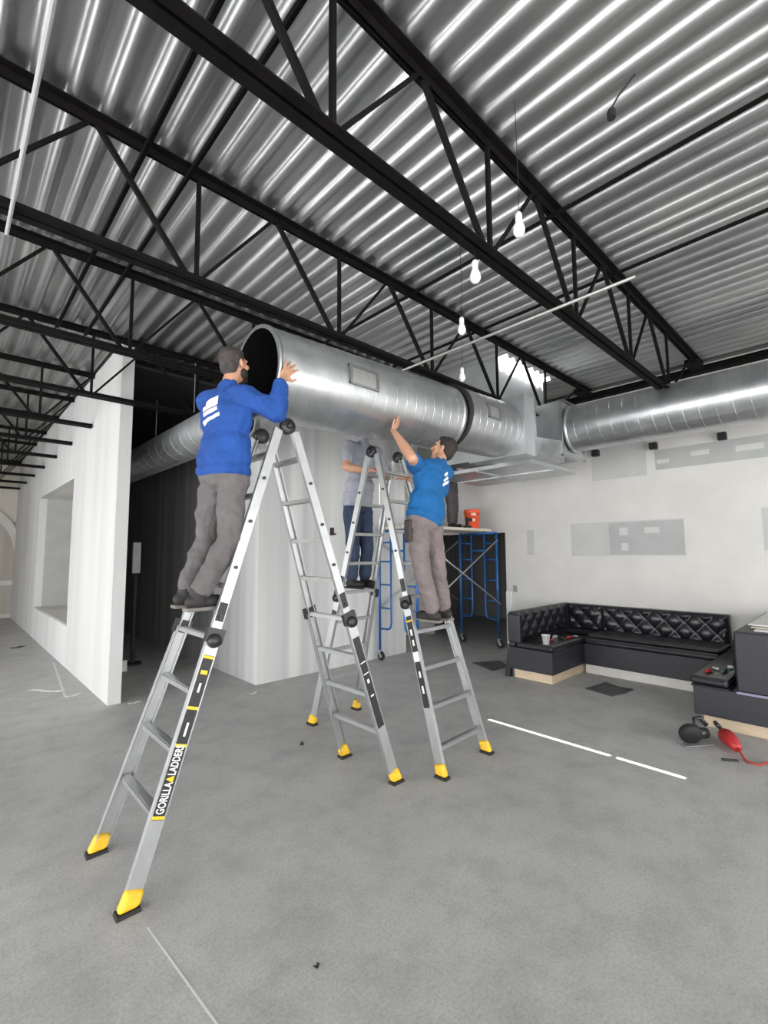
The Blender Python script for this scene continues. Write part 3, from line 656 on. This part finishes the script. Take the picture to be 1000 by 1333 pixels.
for i in range(3):
    o = box('loose_board', (5.75 + 0.12 * i, 0.42 + 0.06 * i, HZ + 0.07 + 0.012 * i), (7.3, 0.86 + 0.04 * i, HZ + 0.081 + 0.012 * i), ('paper', 'board_tan', 'paper')[i])
    tag(o, ('pale board lying at the bottom of the stack on the booth back', 'tan board in the middle of the stack on the booth back', 'pale board on top of the stack on the booth back')[i], 'board', 'boards on the booth back')
cp = thing('cup', 'white paper cup on the short booth bench', 'cup', (6.02, 3.16, SZT))
MB().lathe((6.02, 3.16, SZT), [(0, 0), (0.042, 0), (0.055, 0.12), (0.06, 0.12), (0.06, 0.128), (0.053, 0.128), (0.04, 0.01), (0, 0.01)], 20).build('cup_wall', 'white_plastic', cp, True)
cp2 = MB().lathe((6.02, 3.16, SZT + 0.09), [(0, 0), (0.049, 0)], 20).build('drink', 'leather', cp)
def hand_tool(name, label, cat, p, a, body, L, grp='tools on the booth seats'):
    t = thing(name, label, cat, p, grp); p = V(p); d = V((math.cos(a), math.sin(a), 0)); s = V((-d.y, d.x, 0))
    MB().path([p + d * (L * k) + V((0, 0, 0.02)) for k in (0, 0.1, 0.35, 0.5)], [0.012, 0.018, 0.016, 0.012], 10).build('handle', body, t, True)
    MB().bar(p + d * L * 0.5 + V((0, 0, 0.02)), p + d * L + V((0, 0, 0.02)), 0.014, 0.008).build('blade', 'brace', t)
    MB().bar(p + d * L * 0.93 + s * 0.03 + V((0, 0, 0.02)), p + d * L * 0.93 - s * 0.03 + V((0, 0, 0.02)), 0.03, 0.02).build('tool_head', 'brace', t)
hand_tool('hand_tool', 'red handled hand tool lying behind the white cup', 'tool', (6.25, 3.20, SZT), 0.3, 'tool_red', 0.3)
hand_tool('hand_tool', 'steel snips with dark grips on the short booth bench', 'tool', (6.45, 3.12, SZT), 0.9, 'leather', 0.28)
hand_tool('hand_tool', 'red gripped tool at the corner of the booth seats', 'tool', (6.60, 3.14, SZT), -0.2, 'tool_red', 0.22)
hand_tool('hand_tool', 'red handled tool on the bench below the stacked boards', 'tool', (5.75, 1.28, SZT), -0.2, 'tool_red', 0.25)
hand_tool('hand_tool', 'green handled tool on the bench below the stacked boards', 'tool', (5.86, 1.16, SZT), -0.1, M('tool_green', (0.05, 0.12, 0.06), 0.5), 0.3)

# ------------------------------------------------------------------ things on the floor
tag(MB().prism([(6.06, 2.67), (6.54, 2.60), (6.44, 2.40), (6.46, 2.22), (6.22, 2.24), (5.97, 2.31)], 0.0, 0.012).build('floor_mat', 'mat_dark', bevel=0.003), 'dark square mat on the floor inside the booth', 'mat')
tag(MB().prism([(6.2, 4.52), (6.62, 4.28), (6.40, 3.98), (6.0, 4.02)], 0.0, 0.012).build('floor_mat', 'mat_dark', bevel=0.003), 'dark mat on the floor between the scaffold and the booth', 'mat')
t = thing('circular_saw', 'black circular saw with round guard on the floor by the plywood base', 'saw', (5.05, 1.25, 0))
MB().lathe((5.03, 1.27, 0.095), [(0, -0.03), (0.085, -0.03), (0.093, -0.015), (0.093, 0.015), (0.085, 0.03), (0, 0.03)], 24, (0.75, 0.5, 0.35)).build('blade_guard', 'rubber_black', t, True)
MB().tube((5.06, 1.25, 0.10), (5.15, 1.17, 0.095), 0.055, 0.046, n=16).build('motor_housing', 'plastic_black', t, True)
MB().path([(5.10, 1.24, 0.14), (5.15, 1.26, 0.20), (5.21, 1.23, 0.20), (5.22, 1.18, 0.14)], 0.02, 10).build('handle', 'plastic_black', t, True)
MB().bar((4.95, 1.33, 0.008), (5.17, 1.17, 0.008), 0.12, 0.006).build('base_plate', 'brace', t)
t = thing('angle_grinder', 'red power tool with a cord on the floor beside the black saw', 'power tool', (5.22, 1.0, 0))
MB().path([(5.31, 1.07, 0.07), (5.26, 1.045, 0.072), (5.16, 0.99, 0.07), (5.06, 0.93, 0.055)], [0.05, 0.066, 0.06, 0.035], 14).build('body', 'tool_red', t, True)
MB().path([(5.31, 1.07, 0.08), (5.34, 1.11, 0.12), (5.30, 1.13, 0.16), (5.24, 1.10, 0.15)], 0.018, 10).build('side_handle', 'plastic_black', t, True)
MB().tube((5.31, 1.07, 0.06), (5.36, 1.10, 0.06), 0.035, 0.02, n=12).build('gear_head', 'brace', t, True)
MB().path([(5.06, 0.93, 0.055), (5.02, 0.90, 0.03), (4.97, 0.87, 0.010), (4.92, 0.83, 0.009), (4.93, 0.76, 0.009), (5.02, 0.74, 0.009), (5.0, 0.64, 0.009)], 0.009, 8).build('cord', 'cord_red', t, True)
t = thing('utility_knife', 'small black knife lying on the floor near the red tool', 'knife', (4.86, 0.96, 0))
MB().bar((4.83, 1.0, 0.01), (4.90, 0.90, 0.01), 0.024, 0.016).build('handle', 'plastic_black', t, bevel=0.004)
MB().bar((4.90, 0.90, 0.01), (4.92, 0.87, 0.01), 0.014, 0.002).build('blade', 'brace', t)
def scrap(p, a, l, w, label, mat='paper', n='scrap'):
    q = V(p); d = V((math.cos(a), math.sin(a), 0)); s = V((-d.y, d.x, 0)); m = MB()
    m.grid(lambda u, v: q + d * l * (u - 0.5) + s * w * (v - 0.5) * (1 - 0.4 * u) + V((0, 0, 0.004 + 0.012 * math.sin(u * 5 + 1) ** 2)), 6, 1)
    o = m.build(n, mat); so = o.modifiers.new('solid', 'SOLIDIFY'); so.thickness = 0.003
    return tag(o, label, 'scrap', 'scraps on the concrete floor')
scrap((1.06, 7.5, 0), 2.2, 0.5, 0.07, 'long curled white tape strip on the floor by the partition')
scrap((1.30, 7.0, 0), 0.3, 0.22, 0.06, 'small white scrap at the foot of the partition')
scrap((1.15, 11.4, 0), 0.5, 0.25, 0.12, 'dark rag on the floor below the partition window', 'leather')
scrap((2.95, 5.5, 0), 0.3, 0.14, 0.05, 'white crumb of drywall at the foot of the block corner')
scrap((1.75, 6.15, 0), 0.1, 0.14, 0.04, 'white drywall crumb at the bottom of the partition end')
scrap((2.5, 3.75, 0), 0.9, 0.08, 0.03, 'tiny dark chip on the floor behind the labelled ladder', 'leather')
scrap((1.25, 1.75, 0), 0.2, 0.03, 0.018, 'tiny dark chip on the bare floor in front of the ladders', 'leather')
m = MB(); m.box((4.36, YF - 0.03, 2.03), (4.42, YF, 2.15)); m.tube((4.39, YF - 0.03, 2.05), (4.45, YF - 0.035, 2.05), 0.012, n=8)
tag(m.build('pipe_stub', 'leather'), 'small dark pipe stub on the striped drywall', 'pipe stub')
# bits in the corridor
for a, b_, lb in (((2.24, 8.27, 1.45), (2.36, 8.33, 1.95), 'pale narrow box fixed high in the dark corridor'), ((1.651, 7.6, 1.45), (1.76, 7.7, 1.9), 'pale box on the partition back in the corridor')):
    o = MB().box(a, b_).build('junction_box', 'gypsum', bevel=0.01); tag(o, lb, 'box')
t = thing('pipe_stand', 'dark pipe stand in the corridor under the pale box', 'stand', (2.3, 8.3, 0))
MB().tube((2.3, 8.3, 0.0), (2.3, 8.3, 1.45), 0.035, n=10).build('pole', 'rubber_black', t); MB().tube((2.3, 8.3, 0.0), (2.3, 8.3, 0.03), 0.14, n=16).build('base', 'rubber_black', t)
tag(box('floor_board', (1.7, 7.9, 0.0), (2.12, 8.05, 0.16), 'kick_white'), 'white board on the corridor floor', 'board')

# ------------------------------------------------------------------ people
from mathutils.bvhtree import BVHTree
TEX = bpy.data.textures.new('folds', 'CLOUDS'); TEX.noise_scale = 0.085; TEX.noise_depth = 2
def blob(name, mb, voxel, mat, parent, smooth=4, folds=0.0):
    """fuse overlapping shapes into one continuous skin"""
    bmesh.ops.recalc_face_normals(mb.bm, faces=mb.bm.faces)
    me = bpy.data.meshes.new('tmp'); mb.bm.to_mesh(me); mb.bm.free()
    tmp = bpy.data.objects.new('tmp', me); COL.objects.link(tmp)
    r = tmp.modifiers.new('r', 'REMESH'); r.mode = 'VOXEL'; r.voxel_size = voxel; r.use_smooth_shade = True
    if smooth: sm = tmp.modifiers.new('s', 'SMOOTH'); sm.factor = 0.5; sm.iterations = smooth
    if folds:
        dp = tmp.modifiers.new('d', 'DISPLACE'); dp.texture = TEX; dp.strength = folds; dp.mid_level = 0.5; dp.texture_coords = 'LOCAL'
    dg = bpy.context.evaluated_depsgraph_get(); dg.update()
    res = bpy.data.meshes.new_from_object(tmp.evaluated_get(dg)); bpy.data.objects.remove(tmp); bpy.data.meshes.remove(me)
    res.name = name; o_ = off(parent) if parent else None
    res.materials.clear(); res.materials.append(MATS[mat])
    for p in res.polygons: p.use_smooth = True; p.material_index = 0
    ob = bpy.data.objects.new(name, res); COL.objects.link(ob); ob.parent = parent
    if parent: res.transform(Matrix.Translation(-o_))
    return ob
def basis(f, u):
    f = V(f).normalized(); u = V(u); u = (u - f * u.dot(f)).normalized(); r = f.cross(u)
    return Matrix((r, f, u)).transposed()          # local x right, y forward, z up
def add_hand(mb, wrist, palm, fdir, pn, side, curl=0.5, spread=0.12):
    """palm centre, finger direction, palm normal (towards what is touched), side +1 when the thumb lies along fdir x pn"""
    wrist, palm = V(wrist), V(palm); f = V(fdir).normalized(); n = V(pn); n = (n - f * n.dot(f)).normalized(); w = f.cross(n) * side
    rot = Matrix((w, f, n)).transposed()
    mb.cap(wrist, 0.025, palm - f * 0.025, 0.024); mb.ell(palm, (0.042, 0.052, 0.017), rot)
    for i, (ln, r) in enumerate(((0.070, 0.0088), (0.078, 0.0092), (0.072, 0.0088), (0.056, 0.0078))):
        o_ = 0.031 - 0.0207 * i
        p0 = palm + w * o_ + f * 0.038; dr = (f + w * spread * (1.5 - i) * 0.9 + n * 0.05).normalized()
        p1 = p0 + dr * ln * 0.5; d2 = (dr + n * curl).normalized(); p2 = p1 + d2 * ln * 0.32; d3 = (dr + n * curl * 2).normalized(); p3 = p2 + d3 * ln * 0.24
        mb.cap(p0, r * 1.08, p1, r, 8); mb.cap(p1, r, p2, r * 0.95, 8); mb.cap(p2, r * 0.95, p3, r * 0.82, 8)
    t0 = palm + w * 0.030 - f * 0.022; t1 = t0 + (w * 0.85 + f * 0.5).normalized() * 0.040; t2 = t1 + (w * 0.35 + f * 0.9 + n * curl * 0.6).normalized() * 0.034
    mb.cap(t0, 0.014, t1, 0.0105, 8); mb.cap(t1, 0.0105, t2, 0.0088, 8)
def add_head(mb, c, hb):
    g = lambda x, y, z: V(c) + hb @ V((x, y, z))
    mb.ell(g(0, -0.008, 0.028), (0.074, 0.094, 0.088), hb, 18); mb.ell(g(0, 0.02, -0.035), (0.060, 0.068, 0.080), hb, 16)
    mb.cap(g(0, 0.058, -0.085), 0.026, g(0, 0.05, -0.06), 0.034)                                # chin
    mb.cap(g(0, 0.088, 0.015), 0.009, g(0, 0.108, -0.024), 0.0125); mb.ell(g(0, 0.096, -0.03), (0.018, 0.012, 0.010), hb)   # nose
    mb.cap(g(-0.045, 0.070, 0.032), 0.012, g(0.045, 0.070, 0.032), 0.012)                        # brow
    mb.cap(g(-0.020, 0.082, -0.056), 0.0075, g(0.020, 0.082, -0.056), 0.0075)                   # lips
    for s in (-1, 1):
        mb.ell(g(s * 0.046, 0.062, -0.012), (0.022, 0.020, 0.022), hb)
        mb.ell(g(s * 0.077, -0.006, -0.005), (0.012, 0.022, 0.033), hb @ Matrix.Rotation(s * 0.35, 3, 'Z'))
def person(label, J, face, hface, hup, shirt, trousers, boots, sleeve, hair='hair', hands=(), width=1.0, beard=False, folds=0.02, knees=None):
    """J: joint positions. face: where the chest looks; sleeve: 1 short, 2 long"""
    face = V(face).normalized(); up3 = (V(J['neck']) - V(J['pelvis'])).normalized(); tb = basis(face, up3)
    P = {k: V(v) for k, v in J.items()}
    pel, chest, neck = P['pelvis'], P['chest'], P['neck']
    waist = pel.lerp(chest, 0.45)
    mb = MB()
    mb.ell(pel, (0.145 * width, 0.10, 0.11), tb); mb.ell(waist, (0.128 * width, 0.092, 0.13), tb); mb.ell(chest, (0.155 * width, 0.105, 0.16), tb)
    mb.cap(P['sl'], 0.055, P['sr'], 0.055); mb.cap(chest + up3 * 0.10, 0.075, neck, 0.054); mb.cap(neck, 0.054, P['head'] - hup_vec(hup) * 0.03, 0.052)
    for s in 'lr':
        mb.cap(P['s' + s], 0.052, P['e' + s], 0.043); mb.cap(P['e' + s], 0.043, P['e' + s].lerp(P['w' + s], 0.35), 0.045); mb.cap(P['e' + s].lerp(P['w' + s], 0.35), 0.045, P['w' + s], 0.028)
        mb.cap(P['h' + s], 0.080, P['k' + s], 0.052); mb.cap(P['k' + s], 0.050, P['k' + s].lerp(P['a' + s], 0.3), 0.050); mb.cap(P['k' + s].lerp(P['a' + s], 0.3), 0.050, P['a' + s], 0.036)
    hb = basis(hface, hup); add_head(mb, P['head'], hb)
    for h in hands: add_hand(mb, *h)
    body = blob('person', mb, 0.0052, 'skin', None, 3)
    tag(body, label, 'person')
    g = lambda x, y, z: P['head'] + hb @ V((x, y, z))
    for s in (-1, 1): MB().ell(g(s * 0.031, 0.082, 0.006), (0.011, 0.008, 0.009), hb).build('eye', 'eye', body, True)
    m = MB(); m.ell(g(0, -0.020, 0.040), (0.082, 0.093, 0.090), hb, 20); m.ell(g(0, -0.052, -0.012), (0.070, 0.052, 0.070), hb, 16); m.ell(g(0, 0.03, 0.088), (0.058, 0.052, 0.034), hb, 14)
    blob('hair', m, 0.007, hair, body, 3)
    if beard:
        m = MB(); m.ell(g(0, 0.055, -0.088), (0.045, 0.045, 0.030), hb); m.ell(g(-0.05, 0.03, -0.06), (0.02, 0.035, 0.04), hb); m.ell(g(0.05, 0.03, -0.06), (0.02, 0.035, 0.04), hb)
        blob('beard', m, 0.006, 'hair', body, 2)
    # shirt
    m = MB(); hem = pel + up3 * -0.02
    m.ell(hem + up3 * 0.02, (0.180 * width, 0.142, 0.085), tb); m.ell(pel + up3 * 0.08, (0.178 * width, 0.142, 0.12), tb); m.ell(waist, (0.172 * width, 0.136, 0.16), tb); m.ell(chest, (0.182 * width, 0.130, 0.175), tb)
    m.ell(chest + up3 * 0.10, (0.172 * width, 0.105, 0.10), tb)
    m.cap(P['sl'] + up3 * 0.005, 0.068, P['sr'] + up3 * 0.005, 0.068); m.cap(chest + up3 * 0.13, 0.09, neck - up3 * 0.015, 0.064)
    for s in 'lr':
        e = P['e' + s] if sleeve == 2 else P['s' + s].lerp(P['e' + s], 0.62)
        m.cap(P['s' + s], 0.074, e, 0.066)
        if sleeve == 2: m.cap(P['e' + s], 0.066, P['e' + s].lerp(P['w' + s], 0.40), 0.063); m.cap(P['e' + s].lerp(P['w' + s], 0.40), 0.063, P['e' + s].lerp(P['w' + s], 0.86), 0.047)
    sh = blob('shirt', m, 0.0085, shirt, body, 4, folds)
    # trousers
    m = MB(); m.ell(pel + up3 * 0.03, (0.145 * width, 0.105, 0.08), tb); m.ell(pel - up3 * 0.04, (0.165 * width, 0.128, 0.105), tb)
    for s in 'lr':
        m.cap(P['h' + s], 0.098, P['k' + s], 0.074); m.cap(P['k' + s], 0.074, P['a' + s] - (P['a' + s] - P['k' + s]).normalized() * 0.055, 0.068)
    tr = blob('trousers', m, 0.0085, trousers, body, 4, folds * 1.2)
    for s in 'lr':
        fd = P['f' + s].normalized(); a = P['a' + s]; fb = basis(fd, (0, 0, 1)); zs = P['sole'].z
        m = MB(); m.cap(a + V((0, 0, 0.03)), 0.055, V((a.x, a.y, zs + 0.06)), 0.052); m.ell(V((a.x, a.y, zs + 0.055)) - fd * 0.02, (0.046, 0.065, 0.045), fb)
        m.ell(V((a.x, a.y, zs + 0.050)) + fd * 0.085, (0.050, 0.105, 0.042), fb)
        bt = blob('boot', m, 0.008, boots, body, 3)
        q = [V((a.x, a.y, 0)) + fd * y_ + fb @ V((x_, 0, 0)) for x_, y_ in ((-0.036, -0.083), (0.036, -0.083), (0.042, 0.03), (0.046, 0.11), (0.028, 0.176), (-0.028, 0.176), (-0.046, 0.11), (-0.042, 0.03))]
        MB().prism([(p.x, p.y) for p in q], zs, zs + 0.022).build('sole', 'boot_sole' if boots != 'rubber_black' else 'rubber_black', bt, bevel=0.006)
    return body, sh
def hup_vec(u): return V(u).normalized()
def shirt_print(body, sh, centre, look, upv, strips, name='shirt_print'):
    """flat print laid on the cloth: strips of (u, v, width, height, tilt, material)"""
    bv = BVHTree.FromObject(sh, bpy.context.evaluated_depsgraph_get())
    look = V(look).normalized(); o_ = off(sh); bs = basis(look, upv)
    for u, v, w, h, ti, mt in strips:
        m = MB(); ok = True; pts = {}
        for i in range(9):
            for j in range(4):
                a = (i / 8 - 0.5) * w; b = (j / 3 - 0.5) * h
                x = u + a * math.cos(ti) - b * math.sin(ti); z = v + a * math.sin(ti) + b * math.cos(ti)
                st = V(centre) + bs @ V((x, -0.6, z)) - o_
                hit, nrm, _, _ = bv.ray_cast(st, look, 1.5)
                if hit is None: ok = False; break
                pts[i, j] = m.bm.verts.new(hit + o_ - look * 0.004)
            if not ok: break
        if not ok: m.bm.free(); continue
        for i in range(8):
            for j in range(3): m.bm.faces.new([pts[i, j], pts[i + 1, j], pts[i + 1, j + 1], pts[i, j + 1]])
        m.build(name, mt, sh, True)

# worker in the long-sleeved shirt, on the labelled ladder
F1 = V((0.93, 0.36, 0))
J1 = dict(pelvis=(1.315, 2.91, 2.29), chest=(1.32, 2.90, 2.64), neck=(1.335, 2.91, 2.875), head=(1.375, 2.925, 3.03),
    sr=(1.37, 2.745, 2.775), sl=(1.265, 3.07, 2.795), er=(1.52, 2.60, 2.655), wr=(1.565, 2.625, 2.885),
    el=(1.40, 3.33, 2.72), wl=(1.57, 3.395, 2.90), hr=(1.345, 2.83, 2.22), hl=(1.29, 2.99, 2.22),
    kr=(1.30, 2.79, 1.84), kl=(1.25, 3.02, 1.84), ar=(1.125, 2.80, 1.50), al=(1.135, 3.02, 1.50), fr=(0.97, 0.1, 0), fl=(0.99, 0.05, 0), sole=(0, 0, 1.415))
b1, s1 = person('person in royal blue long-sleeved shirt and grey work trousers steadying the open duct end', J1, F1, (0.9, 0.30, 0.12), (-0.1, 0.05, 1), 'shirt_royal', 'trouser_grey', 'boot_dark', 2, 'cap',
    hands=[((1.565, 2.625, 2.885), (1.608, 2.645, 2.955), (0.55, 0.02, 0.8), (0.05, 1, 0), -1, 0.12, 0.22), ((1.57, 3.395, 2.90), (1.63, 3.365, 2.965), (0.6, -0.05, 0.78), (0, -1, 0.2), 1, 0.2)], beard=True, width=1.14, folds=0.034)
shirt_print(b1, s1, (1.28, 2.88, 2.70), (0.80, 0.60, 0), (0, 0, 1), [(-0.05, 0.045, 0.10, 0.035, 0.30, 'print_white'), (-0.055, 0.005, 0.13, 0.035, 0.30, 'print_pink'), (-0.05, -0.035, 0.12, 0.028, 0.30, 'print_white'), (-0.04, -0.085, 0.15, 0.026, 0.30, 'print_white')])

# worker in the short-sleeved blue shirt, seen from behind
F2 = V((-0.12, 0.99, 0))
J2 = dict(pelvis=(2.935, 2.60, 2.03), chest=(3.01, 2.58, 2.35), neck=(3.125, 2.58, 2.545), head=(3.21, 2.60, 2.665),
    sl=(2.845, 2.60, 2.470), sr=(3.215, 2.59, 2.460), el=(2.665, 2.48, 2.50), wl=(2.700, 2.69, 2.735),
    er=(3.32, 2.83, 2.30), wr=(3.28, 3.02, 2.43), hl=(2.845, 2.60, 1.97), hr=(3.03, 2.60, 1.97),
    kl=(2.90, 2.60, 1.60), kr=(3.10, 2.61, 1.60), al=(3.04, 2.61, 1.25), ar=(3.215, 2.63, 1.25), fl=(0, 1, 0), fr=(0.05, 1, 0), sole=(0, 0, 1.165))
b2, s2 = person('person in bright blue short-sleeved shirt and taupe trousers pushing the duct up, seen from behind', J2, F2, (-0.35, 0.85, 0.42), (0.25, -0.25, 1), 'shirt_azure', 'trouser_mauve', 'boot_dark', 1, 'hair',
    hands=[((2.700, 2.69, 2.735), (2.742, 2.752, 2.812), (0.55, -0.05, 0.75), (-0.1, 0.72, 0.70), 1, 0.15, 0.2), ((3.28, 3.02, 2.43), (3.25, 3.09, 2.47), (-0.4, 0.8, 0.3), (0, 0.3, -0.9), 1, 0.8)], width=1.12, folds=0.032)
shirt_print(b2, s2, (3.03, 2.60, 2.35), (-0.10, 1.0, 0), (0.12, 0, 1), [(0.045, 0.075, 0.09, 0.022, 0.55, 'print_white'), (0.035, 0.03, 0.12, 0.022, 0.55, 'print_white'), (0.02, -0.015, 0.13, 0.022, 0.5, 'print_white')])
MB().box((2.725, 2.57, 1.84), (2.755, 2.64, 2.02)).build('tool_pouch', 'leather', b2, bevel=0.012)

# worker in the grey shirt behind the second ladder, head behind the duct
J3 = dict(pelvis=(3.33, 3.93, 2.30), chest=(3.33, 3.86, 2.71), neck=(3.33, 3.84, 3.02), head=(3.34, 3.82, 3.17),
    sr=(3.135, 3.85, 2.90), sl=(3.525, 3.85, 2.90), er=(3.01, 3.74, 2.645), wr=(3.16, 3.56, 2.60), el=(3.60, 3.72, 2.58), wl=(3.40, 3.56, 2.52),
    hr=(3.24, 3.93, 2.22), hl=(3.42, 3.93, 2.22), kr=(3.235, 3.90, 1.80), kl=(3.42, 3.88, 1.80), ar=(3.24, 3.93, 1.46), al=(3.42, 3.92, 1.46), fr=(0.05, -1, 0), fl=(-0.05, -1, 0), sole=(0, 0, 1.37))
b3, s3 = person('person in grey short-sleeved shirt and jeans on the far side of the ladder', J3, (0, -1, 0), (0.1, -0.9, 0.3), (0, 0.3, 1), 'shirt_grey', 'denim', 'rubber_black', 1, 'hair',
    hands=[((3.16, 3.56, 2.60), (3.205, 3.50, 2.61), (0.8, -0.5, 0.1), (0.3, 0.3, -0.8), -1, 0.9), ((3.40, 3.56, 2.52), (3.36, 3.50, 2.53), (-0.7, -0.6, 0.1), (0, -0.3, -0.8), 1, 0.9)], width=1.1)

# worker standing on the scaffold, mostly hidden by the plenum
J4 = dict(pelvis=(6.72, 5.30, 3.06), chest=(6.70, 5.24, 3.40), neck=(6.69, 5.21, 3.63), head=(6.68, 5.19, 3.77),
    sr=(6.52, 5.21, 3.54), sl=(6.88, 5.21, 3.54), er=(6.45, 4.98, 3.42), wr=(6.46, 4.76, 3.50), el=(6.93, 4.99, 3.42), wl=(6.88, 4.76, 3.50),
    hr=(6.66, 5.30, 2.99), hl=(6.78, 5.30, 2.99), kr=(6.68, 5.27, 2.60), kl=(6.80, 5.27, 2.60), ar=(6.72, 5.30, ZP + 0.09), al=(6.82, 5.32, ZP + 0.09), fr=(-0.3, -1, 0), fl=(0.1, -1, 0), sole=(0, 0, ZP))
b4, s4 = person('person in dark work trousers standing on the scaffold platform beside the bucket', J4, (-0.1, -1, 0), (-0.1, -0.9, 0.2), (0, 0.2, 1), 'shirt_dark', 'trouser_dark', 'boot_dark', 1, 'hair',
    hands=[((6.46, 4.76, 3.50), (6.47, 4.69, 3.52), (0, -0.9, 0.3), (0.2, 0.3, 0.9), -1, 0.3), ((6.88, 4.76, 3.50), (6.87, 4.69, 3.52), (0, -0.9, 0.3), (0, 0.3, 0.9), 1, 0.3)], width=0.85)
